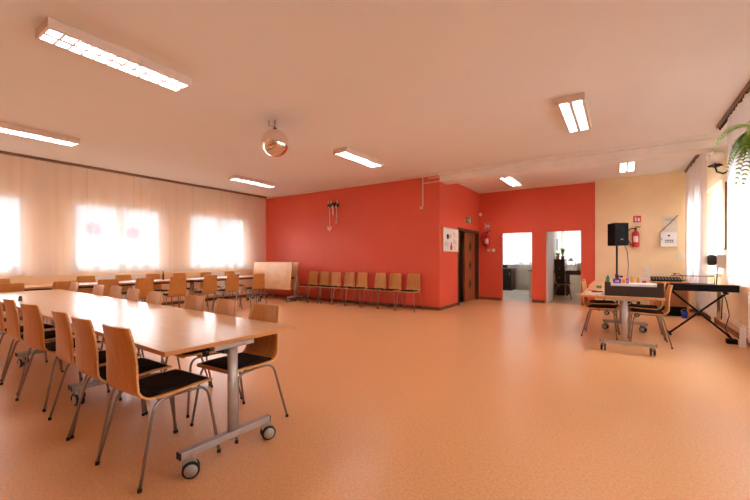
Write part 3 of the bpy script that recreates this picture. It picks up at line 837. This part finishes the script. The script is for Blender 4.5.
pack('notebook', 'ribbon', -.30, 6.02, ZT, .09, .12, .015, -.1, 'pale pink notebook on the near left corner of the right hand table', 'notebook')
t = thing('marker_pen', 'blue pen lying on the papers left of the dark box', 'pen', (-.28, 6.22, ZT + .022), .5)
bm = B(); tube(bm, [(-.07, 0, 0), (.05, 0, 0)], .009, 8); obj('barrel', bm, 'blue', t)
bm = B(); tube(bm, [(.05, 0, 0), (.085, 0, 0)], .0095, 8); obj('cap', bm, 'purple', t)
t = thing('marker_pen', 'orange pen lying near the far left edge of the right hand table', 'pen', (-.36, 6.62, ZT + .01), -.7)
bm = B(); tube(bm, [(-.07, 0, 0), (.05, 0, 0)], .009, 8); obj('barrel', bm, 'orange', t)
bm = B(); tube(bm, [(.05, 0, 0), (.085, 0, 0)], .0095, 8); obj('cap', bm, 'orange', t)
def bottle(x, y, z, r, h, m, capm, label, group=None, cat='bottle'):
    t = thing('bottle', label, cat, (x, y, z), 0, group)
    bm = B(); lathe(bm, [(r * .9, 0), (r, .01), (r, h * .62), (r * .45, h * .78), (r * .4, h * .9)], seg=14); obj('body', bm, m, t)
    bm = B(); lathe(bm, [(r * .48, h * .9), (r * .48, h)], seg=12); obj('cap', bm, capm, t)
bottle(-.20, 8.6, ZT, .035, .2, 'bottle', 'paper', 'green bottle with white cap on the right tables, left of the dark box')
pack('craft_box', 'bottle', -.30, 7.3, ZT, .035, .03, .045, .2, 'small green box behind the papers on the right tables', 'box')
for k, (x, lb) in enumerate(((.20, 'left one of the yellow bottles behind the dark box'), (.30, 'middle one of the yellow bottles behind the dark box'), (.40, 'right one of the yellow bottles behind the dark box'))):
    bottle(x, 8.9 + .05 * (k % 2), ZT, .03, .17 - .01 * k, 'yellowb', 'paper', lb, 'yellow bottles on the right tables')
pack('white_carton', 'paper', .36, 8.3, ZT, .06, .05, .14, .1, 'white carton with red print left of the tall paper roll', 'carton', 'signred')
t = thing('paper_roll', 'tall white paper roll standing behind the dark box', 'paper roll', (.405, 8.65, ZT))
bm = B(); lathe(bm, [(.045, 0), (.045, .36), (.043, .365), (.018, .365), (.018, .34)], seg=20); obj('roll', bm, 'paper', t)
bm = B(); lathe(bm, [(.018, .33), (.018, .37), (.015, .37), (.014, .34)], seg=12); obj('core', bm, 'ribbon', t)

# desk with mixer by the yellow wall
t = thing('wooden_desk', 'wooden desk with brown modesty panel behind the electric keyboard', 'desk', (.98, 10.4, 0))
bm = B(); box(bm, -.42, .24, -.32, .32, .72, .75); obj('desktop', bm, 'desk', t, bevel=.003)
bm = B(); box(bm, -.375, .21, -.30, -.27, .22, .72); obj('front_panel', bm, 'deskpanel', t)
for s in (-.40, .21):
    bm = B(); box(bm, s, s + .025, -.31, .31, 0, .72); obj('side_panel', bm, 'desk', t)
bm = B(); box(bm, -.375, .21, -.2, .3, 0.0, .2); obj('black_plinth', bm, 'black', t)
t = thing('mixing_console', 'flat dark mixing console on the wooden desk by the corner', 'mixer', (.84, 10.3, .7505))
bm = B(); prism(bm, [(-.26, -.2, 0), (-.26, .2, 0), (-.26, .2, .09), (-.26, -.2, .035)], (.52, 0, 0)); obj('chassis', bm, 'black', t)
bm = B()
for i in range(9):
    for j in range(5):
        x = -.22 + i * .055; y = -.15 + j * .07; z = .035 + .055 * (y + .2) / .4
        box(bm, x - .006, x + .006, y - .008, y + .008, z, z + .012)
o = obj('control_knobs', bm, 'hub', t); 
t = thing('desk_microphone', 'small dark gooseneck microphone on the wooden desk', 'microphone', (1.16, 10.50, .7505))
bm = B(); lathe(bm, [(.05, 0), (.05, .015), (.01, .02)], seg=14); obj('base', bm, 'black', t)
bm = B(); tube(bm, [(0, 0, .015), (-.02, 0, .12), (-.08, 0, .17), (-.13, 0, .16)], .006, 6); obj('gooseneck', bm, 'black', t)
bm = B(); tube(bm, [(-.13, 0, .16), (-.17, 0, .15)], .018, 8); obj('head', bm, 'dark', t)
t = thing('blue_bucket', 'small blue bucket on the floor in front of the wooden desk', 'bucket', (1.12, 9.95, 0))
bm = B(); lathe(bm, [(.045, 0), (.06, .14), (.055, .14), (.042, .01)], seg=16); obj('bucket', bm, 'blue', t)
bm = B(); tube(bm, [(-.059, 0, .13), (-.045, 0, .17), (0, 0, .19), (.045, 0, .17), (.059, 0, .13)], .005, 6); obj('handle', bm, 'hub', t)

# electric keyboard
t = thing('electric_keyboard', 'black electric keyboard on its crossed stand near the right wall', 'keyboard', (1.06, 7.74, .735), PI)
bm = B(); prism(bm, [(-.43, -.15, 0), (-.43, .15, 0), (-.43, .15, .105), (-.43, .02, .105), (-.43, -.0, .065), (-.43, -.15, .06)], (.86, 0, 0)); obj('case', bm, 'black', t, bevel=.008)
bm = B()
for i in range(36): box(bm, -.37 + i * .0208, -.37 + i * .0208 + .0195, -.147, -.005, .06, .072)
o = obj('white_keys', bm, 'paper', t)
bm = B()
for i in range(35):
    if i % 7 in (2, 6): continue
    box(bm, -.355 + i * .0208, -.345 + i * .0208, -.09, -.005, .072, .08)
obj('black_keys', bm, 'dark', t)
bm = B(); box(bm, -.12, .12, .04, .12, .105, .108); obj('display', bm, 'grey', t)
bm = B()
for i in range(3): box(bm, .40 - i * .018, .412 - i * .018, .15, .1515, .04, .075)
obj('front_marking', bm, 'hub', t)
t = thing('music_rest', 'black wire music rest standing up from the electric keyboard', 'music rest', (1.02, 7.64, .8405))
bm = B(); tube(bm, [(-.33, 0, 0), (-.33, .03, .13), (.20, .03, .13), (.20, 0, 0)], .006, 6); obj('wire_frame', bm, 'dark', t)
bm = B(); tube(bm, [(-.33, 0, .012), (.20, 0, .012)], .006, 6); obj('lower_wire', bm, 'dark', t)
t = thing('keyboard_stand', 'black X shaped stand under the electric keyboard', 'stand', (1.06, 7.74, 0))
for (x0, x1, s) in ((-.38, .30, -.03), (.36, -.34, .03)):
    bm = B(); tube(bm, [(x0, s, .03), (x1, s, .705)], .015, 8); br = obj('crossed_leg', bm, 'black', t)
    bm = B(); tube(bm, [(x0, -.17, .02), (x0, .17, .02)], .015, 8); obj('floor_bar', bm, 'black', br)
    bm = B(); tube(bm, [(x1, -.14, .715), (x1, .14, .715)], .014, 8); obj('support_bar', bm, 'black', br)
bm = B(); tube(bm, [(-.02, -.06, .365), (-.02, .06, .365)], .03, 12); obj('pivot', bm, 'dark', t)
t = thing('power_adapter', 'black power adapter with cable on the floor by the keyboard stand', 'adapter', (1.36, 7.36, 0))
bm = B(); box(bm, -.06, .06, -.05, .05, 0, .07); obj('adapter_body', bm, 'black', t, bevel=.008)
bm = B(); tube(bm, [(0, 0, .07), (-.06, .06, .2), (.0, .14, .4), (-.02, .2, .6), (-.05, .25, .735)], .006, 6); obj('cable', bm, 'dark', t)

# ------------------------------------------------------------------ hanging fern (right edge)
t = thing('hanging_fern', 'green fern with hanging fronds at the right edge of the photo', 'plant', (1.0, 4.10, 2.24))
bm = B(); lathe(bm, [(.09, -.16), (.13, 0), (.14, .02), (.13, .02), (.12, 0)], seg=20); obj('pot', bm, 'terracotta', t)
bm = B()
for k in range(3):
    a_ = 2 * PI * k / 3; tube(bm, [(.13 * math.cos(a_), .13 * math.sin(a_), .01), (0, 0, .6)], .003, 5)
tube(bm, [(0, 0, .6), (0, 0, H - 2.24)], .004, 5)
obj('hanging_cord', bm, 'dark', t)
rnd = random.Random(11); bm = B()
def frond(p0, az, L, up, droop):
    n = 26; pts = []
    for i in range(n + 1):
        s = i / n; r = L * (s - .25 * s * s)
        pts.append(Vector((p0[0] + math.cos(az) * r, p0[1] + math.sin(az) * r, p0[2] + up * math.sin(s * PI * .7) - droop * s * s)))
    side = Vector((-math.sin(az), math.cos(az), 0))
    for i in range(2, n):
        s = i / n; d = (pts[i + 1] - pts[i - 1]).normalized(); w = .085 * math.sin(PI * min(1, s * .9 + .12)) + .012
        for q in (-1, 1):
            e = (side * q + d * .5 + Vector((0, 0, -.15))).normalized()
            a, b = pts[i], pts[i] + e * w; nn = d * .009; m_ = (a + b) / 2 + Vector((0, 0, .006))
            v = [bm.verts.new(c) for c in (a - nn * .5, m_ - nn, b, m_ + nn, a + nn * .5)]
            bm.faces.new(v)
    tube(bm, pts, .003, 4, .001)
for k in range(34):
    frond((rnd.uniform(-.05, .05), rnd.uniform(-.05, .05), .0), 2 * PI * k / 34 * 3 + rnd.uniform(-.2, .2), rnd.uniform(.26, .4), rnd.uniform(.05, .2), rnd.uniform(.2, .55))
for az_, L_ in ((2.75, .52),): frond((0, 0, .0), az_, L_, .2, .3)
fo = obj('fronds', bm, 'leaf', t, recalc=False)

# ------------------------------------------------------------------ flower stickers and window sill pots
def flower(y, z, label):
    t = thing('flower_sticker', label, 'sticker', (LX - .057, y, z), 0, 'pink flower stickers on the window panes')
    bm = B()
    for k in range(8):
        a_ = PI * k / 4 + .2; c, s = math.cos(a_), math.sin(a_)
        prism(bm, [(0, c * r - s * w, s * r + c * w) for r, w in ((.03, -.012), (.12, -.035), (.17, -.022), (.17, .022), (.12, .035), (.03, .012))], (.003, 0, 0))
    obj('petals', bm, 'pink', t)
flower(3.40, 1.93, 'pink flower sticker on the left pane of the middle window')
flower(4.24, 1.88, 'fainter pink flower sticker on the right pane of the middle window')
SP = [(3.03, .05, .09), (3.44, .06, .08), (3.98, .06, .1), (4.24, .05, .1), (4.5, .07, .09), (5.90, .05, .1), (6.35, .05, .08), (6.82, .06, .1), (7.12, .06, .11), (2.05, .05, .09)]
SLB = ['flower pot at the left end of the flower sticker window sill', 'second pot from the left on the flower sticker window sill', 'middle pot on the flower sticker window sill',
       'fourth pot from the left on the flower sticker window sill', 'wide pot at the right end of the flower sticker window sill', 'flower pot at the left end of the sill beside the red wall',
       'second pot from the left on the sill beside the red wall', 'third pot from the left on the sill beside the red wall', 'flower pot on the right end of the sill beside the red wall', 'pot on the sill of the leftmost window']
for (y, r, h), lb in zip(SP, SLB):
    t = thing('flower_pot', lb, 'flower pot', (LX + .02, y, .9955), 0, 'small pots behind the sheer curtains')
    bm = B(); lathe(bm, [(r * .75, 0), (r, h), (r * .9, h), (r * .85, h - .01)], seg=14); obj('pot', bm, 'grey', t)
    bm = B()
    for k in range(7):
        a_ = 2 * PI * k / 7; tube(bm, [(0, 0, h - .01), (.4 * r * math.cos(a_), .4 * r * math.sin(a_), h + .03), (.9 * r * math.cos(a_), .9 * r * math.sin(a_), h + .04)], .006, 4, .002)
    obj('leaves', bm, 'leaf', t)
bottle(-9.02, 4.4, ZT, .022, .2, 'bottledark', 'dark', 'slim brown bottle standing on the middle window table')
t = thing('salt_shaker', 'tiny dark shaker on the far left part of the long table', 'shaker', (-5.95, 1.26, ZT))
bm = B(); lathe(bm, [(.02, 0), (.018, .04)], seg=10); obj('body', bm, 'grey', t)
bm = B(); lathe(bm, [(.019, .04), (.012, .055)], seg=10); obj('cap', bm, 'dark', t)

# ------------------------------------------------------------------ rooms beyond the doorways
Y2 = 15.6; yb = BY + .15
bm = B(); box(bm, -4.6, 1.6, yb, Y2 + .2, -.12, 0.0); struct('floor_rooms', bm, 'tile')
bm = B(); box(bm, -1.9, 1.6, yb, Y2, 0, .004); struct('floor_study', bm, mat('study_floor', (196, 160, 128), .4, var=.05, scale=6))
bm = B(); box(bm, -4.6, 1.6, yb, Y2 + .2, 2.9, 3.0); struct('ceiling_rooms', bm, 'white')
KW = (-4.4, -2.4, 1.0, 2.6); SW = (-1.72, .2, 1.02, 2.6)
wall('wall_rooms_back', 'y', Y2, Y2 + .2, -4.7, 1.6, 0, 2.9, [KW, SW], 'cream')
bm = B(); box(bm, -4.7, -4.6, yb, Y2 + .2, 0, 2.9); struct('wall_kitchen_left', bm, 'cream')
bm = B(); box(bm, -1.98, -1.88, yb, Y2, 0, 2.9); struct('wall_partition', bm, 'cream')
bm = B(); box(bm, 1.6, 1.7, yb, Y2 + .2, 0, 2.9); struct('wall_study_right', bm, 'cream')
for (a0, b0, c0, d0) in (KW, SW):
    bm = B(); ya, yc = Y2 + .1, Y2 + .16; w = .06; xm = (a0 + b0) / 2
    box(bm, a0, b0, ya, yc, c0, c0 + w); box(bm, a0, b0, ya, yc, d0 - w, d0); box(bm, a0, a0 + w, ya, yc, c0 + w, d0 - w); box(bm, b0 - w, b0, ya, yc, c0 + w, d0 - w); box(bm, xm - .05, xm + .05, ya, yc, c0 + w, d0 - w)
    fr = struct('window_%d' % wn, bm, 'white'); wn += 1
    bm = B(); box(bm, a0 + w, b0 - w, ya + .02, ya + .035, c0 + w, d0 - w); obj('pane', bm, 'glass', fr)
    bm = B(); box(bm, a0, b0, Y2 - .1, ya, c0 - .0, c0 + .02); obj('window_sill', bm, 'white', fr)
    portal(((a0 + b0) / 2, Y2 + .25, (c0 + d0) / 2), b0 - a0, d0 - c0, (-PI / 2, 0, 0))
def net(x0, x1, z0, z1, y, label):
    bm = B(); n = 90; g_ = []
    for i in range(n + 1):
        x = x0 + (x1 - x0) * i / n; yy = y + .025 * math.sin(x * 42)
        g_.append((bm.verts.new((x, yy, z1)), bm.verts.new((x, yy, z0))))
    for a, b in zip(g_, g_[1:]): bm.faces.new((a[0], a[1], b[1], b[0])).smooth = True
    tag(obj('net_curtain', bm, 'net', recalc=False), label, 'curtain', 'net curtains in the rooms beyond')
net(-4.5, -2.05, .98, 2.75, Y2 - .15, 'net curtain over the window seen through the left doorway')
net(-1.8, .5, 1.0, 2.75, Y2 - .15, 'net curtain over the window seen through the right doorway')
# threshold trims and doorway linings
for n_, (a0, b0, z) in enumerate(((-2.95, -2.07, 2.02), (-1.75, -.85, 2.02))):
    bm = B(); box(bm, a0, a0 + .015, BY, yb, 0, z); box(bm, b0 - .015, b0, BY, yb, 0, z); box(bm, a0 + .015, b0 - .015, BY, yb, z - .015, z); struct('trim_%d' % (4 + n_), bm, 'red')
# white open door
th = math.radians(88.5)
bm = B(); mx = Matrix.Translation((-1.74, yb, 0)) @ Matrix.Rotation(th, 4, 'Z')
box(bm, 0, .84, -.04, 0, .01, 2.0, mx); dr = struct('door_2', bm, 'white')
bm = B(); box(bm, .76, .78, -.09, -.04, 1.0, 1.02, mx); box(bm, .66, .78, -.10, -.085, 1.0, 1.02, mx); obj('handle', bm, 'alu', dr)
# kitchen
t = thing('kitchen_counter', 'dark kitchen counter left of the white radiator in the left doorway', 'counter', (-4.0, 15.1, 0))
bm = B(); box(bm, -.5, .48, -.3, .3, .0, .84); obj('base_cabinet', bm, 'bureau', t)
for k in range(2):
    bm = B(); box(bm, -.48 + k * .48, -.02 + k * .48, -.32, -.301, .1, .82); d_ = obj('door', bm, 'dark', t)
    bm = B(); box(bm, -.08 + k * .48, -.06 + k * .48, -.34, -.32, .6, .72); obj('handle', bm, 'alu', d_)
bm = B(); box(bm, -.52, .50, -.34, .34, .84, .88); obj('worktop', bm, 'grey', t)
t = thing('kitchen_radiator', 'white radiator under the window seen through the left doorway', 'radiator', (-3.18, Y2 - .1, .22))
bm = B(); box(bm, -.3, .3, -.05, .05, 0, .62)
for k in range(10): box(bm, -.28 + k * .057, -.25 + k * .057, -.062, -.05, .04, .58)
obj('panel', bm, 'white', t)
for x in (-.25, .25):
    bm = B(); box(bm, x - .015, x + .015, -.03, .03, -.22, 0); obj('foot', bm, 'white', t)
t = thing('tall_beige_unit', 'beige cupboard at the right jamb inside the left doorway', 'cupboard', (-2.22, 12.75, 0))
bm = B(); box(bm, -.2, .2, -.3, .3, 0, .84); obj('body', bm, 'lock', t)
bm = B(); box(bm, -.22, .22, -.32, .32, .84, .88); obj('top', bm, 'grey', t)
for k, (x, y, z, r, h, m_, lb) in enumerate(((-4.2, 15.05, .8805, .13, .14, 'dark', 'dark pot at the left end of the kitchen counter'), (-3.85, 15.05, .8805, .12, .12, 'dark', 'dark pan at the right end of the kitchen counter'), (-3.35, Y2 - .0, 1.0205, .08, .1, 'dark', 'dark pot on the kitchen window sill above the radiator'), (-2.95, Y2 - .0, 1.0205, .08, .09, 'grey', 'grey bowl on the kitchen window sill'))):
    t = thing('cooking_pot', lb, 'pot', (x, y, z), 0, 'pots in the kitchen')
    bm = B(); lathe(bm, [(r * .85, 0), (r, .02), (r, h), (r * .95, h), (r * .8, .02)], seg=16); obj('body', bm, m_, t)
    bm = B(); tube(bm, [(r, 0, h * .8), (r + .04, 0, h * .8)], .01, 6); obj('handle', bm, 'dark', t)
# study
t = thing('dark_bureau', 'tall dark brown bureau standing inside the right doorway', 'bureau', (-1.79, 14.0, .004))
bm = B(); box(bm, -.07, .25, -.3, .3, 0, 1.2); obj('body', bm, 'bureau', t, bevel=.01)
bm = B(); box(bm, -.08, .27, -.33, .33, 1.2, 1.225); obj('top', bm, 'bureau', t)
for z in (.3, .6, .9):
    bm = B(); box(bm, -.04, .22, -.315, -.301, z - .12, z + .14); d_ = obj('drawer', bm, 'bureau', t)
    bm = B(); box(bm, .06, .12, -.33, -.315, z, z + .02); obj('knob', bm, 'alu', d_)
t = thing('dark_desk', 'dark desk beside the tall bureau in the right doorway', 'desk', (-1.18, 14.0, .004))
bm = B(); box(bm, -.33, .33, -.3, .3, .70, .84); obj('desktop', bm, 'bureau', t)
for sx, sy in ((.29, -.26), (.29, .26), (-.29, -.26), (-.29, .26)):
    bm = B(); box(bm, sx - .025, sx + .025, sy - .025, sy + .025, 0, .70); obj('leg', bm, 'bureau', t)
t = thing('table_lamp', 'white desk lamp with bent arm on the dark desk', 'lamp', (-1.28, 13.9, .8445))
bm = B(); lathe(bm, [(.08, 0), (.08, .015), (.01, .02)], seg=14); obj('base', bm, 'white', t)
bm = B(); tube(bm, [(0, 0, .02), (.05, 0, .25), (-.08, 0, .4)], .01, 6); obj('arm', bm, 'white', t)
bm = B(); lathe(bm, [(.02, 0), (.09, -.1), (.085, -.1), (.015, -.005)], (-.1, 0, .42), 14); obj('lamp_shade', bm, 'white', t)
t = thing('papers_holder', 'pale propped papers on the dark desk below the window', 'papers', (-1.1, 14.05, .8445))
bm = B(); prism(bm, [(-.12, 0, 0), (-.12, .03, 0), (-.12, .12, .25), (-.12, .1, .25)], (.24, 0, 0)); obj('sheets', bm, 'paper', t)
bm = B(); box(bm, -.13, .13, -.02, .13, 0, .012); obj('tray', bm, 'grey', t); 
def plant(x, y, z, h, label):
    t = thing('potted_plant', label, 'plant', (x, y, z), 0, 'plants on top of the bureau')
    bm = B(); lathe(bm, [(.05, 0), (.07, .1), (.065, .1), (.06, .09)], seg=12); obj('pot', bm, 'terracotta', t)
    bm = B(); r_ = random.Random(int(h * 100))
    for k in range(14):
        a_ = r_.uniform(0, 2 * PI); e = Vector((math.cos(a_), math.sin(a_), 0)); w = e.cross(Vector((0, 0, 1))) * .02
        p = [Vector((0, 0, .09)), e * .05 + Vector((0, 0, h * .6)), e * .13 + Vector((0, 0, h))]
        v = [bm.verts.new(q) for q in (p[0] - w * .3, p[1] - w, p[2], p[1] + w, p[0] + w * .3)]; bm.faces.new(v)
    obj('leaves', bm, 'leaf', t, recalc=False)
plant(-1.62, 13.9, 1.2295, .42, 'taller green plant at the right end of the bureau top')
plant(-1.80, 14.1, 1.2295, .24, 'shorter green plant at the left end of the bureau top')
bottle(-1.74, 13.8, 1.2295, .035, .2, 'yellowb', 'white', 'pale bottle between the two plants on the bureau')
t = thing('picture_frame', 'small dark framed picture on the partition wall in the right doorway', 'picture', (-1.88, 14.6, 1.75))
bm = B(); box(bm, 0, .02, -.14, .14, -.19, .19); obj('frame', bm, 'dark', t)
bm = B(); box(bm, .02, .023, -.11, .11, -.16, .16); obj('print', bm, 'paper', t)
ch = copy_thing(chair0, 'light wooden chair in front of the bureau inside the right doorway', (-1.50, 12.75, .004), -PI / 2 + .1, 'chair in the room beyond')


# ------------------------------------------------------------------ world, camera, render look
w = bpy.data.worlds.new('overcast_sky'); SC.world = w; w.use_nodes = True
nt = w.node_tree; bg = nt.nodes['Background']
tc = nt.nodes.new('ShaderNodeTexCoord'); nz = nt.nodes.new('ShaderNodeTexNoise'); nz.inputs['Scale'].default_value = 2.5
cr = nt.nodes.new('ShaderNodeValToRGB'); cr.color_ramp.elements[0].color = (.86, .92, 1, 1); cr.color_ramp.elements[1].color = (1, 1, 1, 1)
nt.links.new(tc.outputs['Generated'], nz.inputs['Vector']); nt.links.new(nz.outputs['Fac'], cr.inputs['Fac']); nt.links.new(cr.outputs['Color'], bg.inputs['Color'])
bg.inputs['Strength'].default_value = .4

# soft overcast daylight from both window sides
def sun(name, frm, power, ang, col):
    l = bpy.data.lights.new(name, 'SUN'); l.energy = power; l.angle = math.radians(ang); l.color = col
    o = bpy.data.objects.new(name, l); COL.objects.link(o); o.location = (0, 0, 12)
    o.rotation_euler = Vector(frm).to_track_quat('Z', 'Y').to_euler()
sun('daylight_right', (.88, .35, .42), 10.5, 95, (.93, .97, 1.0))
sun('daylight_left', (-.9, .1, .45), 6.0, 95, (.92, .96, 1.0))
psi = math.radians(33.87)
cam = bpy.data.cameras.new('camera'); co = bpy.data.objects.new('camera', cam); COL.objects.link(co)
cam.sensor_width = 36; cam.lens = 365 / 750 * 36; cam.shift_y = 8.5 / 750; cam.clip_start = .05
co.location = (0, 0, 1.25); co.rotation_euler = (PI / 2, 0, psi)
SC.camera = co
vs = SC.view_settings; vs.view_transform = 'Standard'; vs.look = 'None'; vs.gamma = 1; vs.exposure = 1.72; vs.use_curve_mapping = False
cy = SC.cycles
cy.max_bounces = 10; cy.diffuse_bounces = 6; cy.glossy_bounces = 4; cy.transparent_max_bounces = 16; cy.transmission_bounces = 6
cy.use_denoising = True; cy.sample_clamp_indirect = 4.0; cy.caustics_reflective = False; cy.caustics_refractive = False
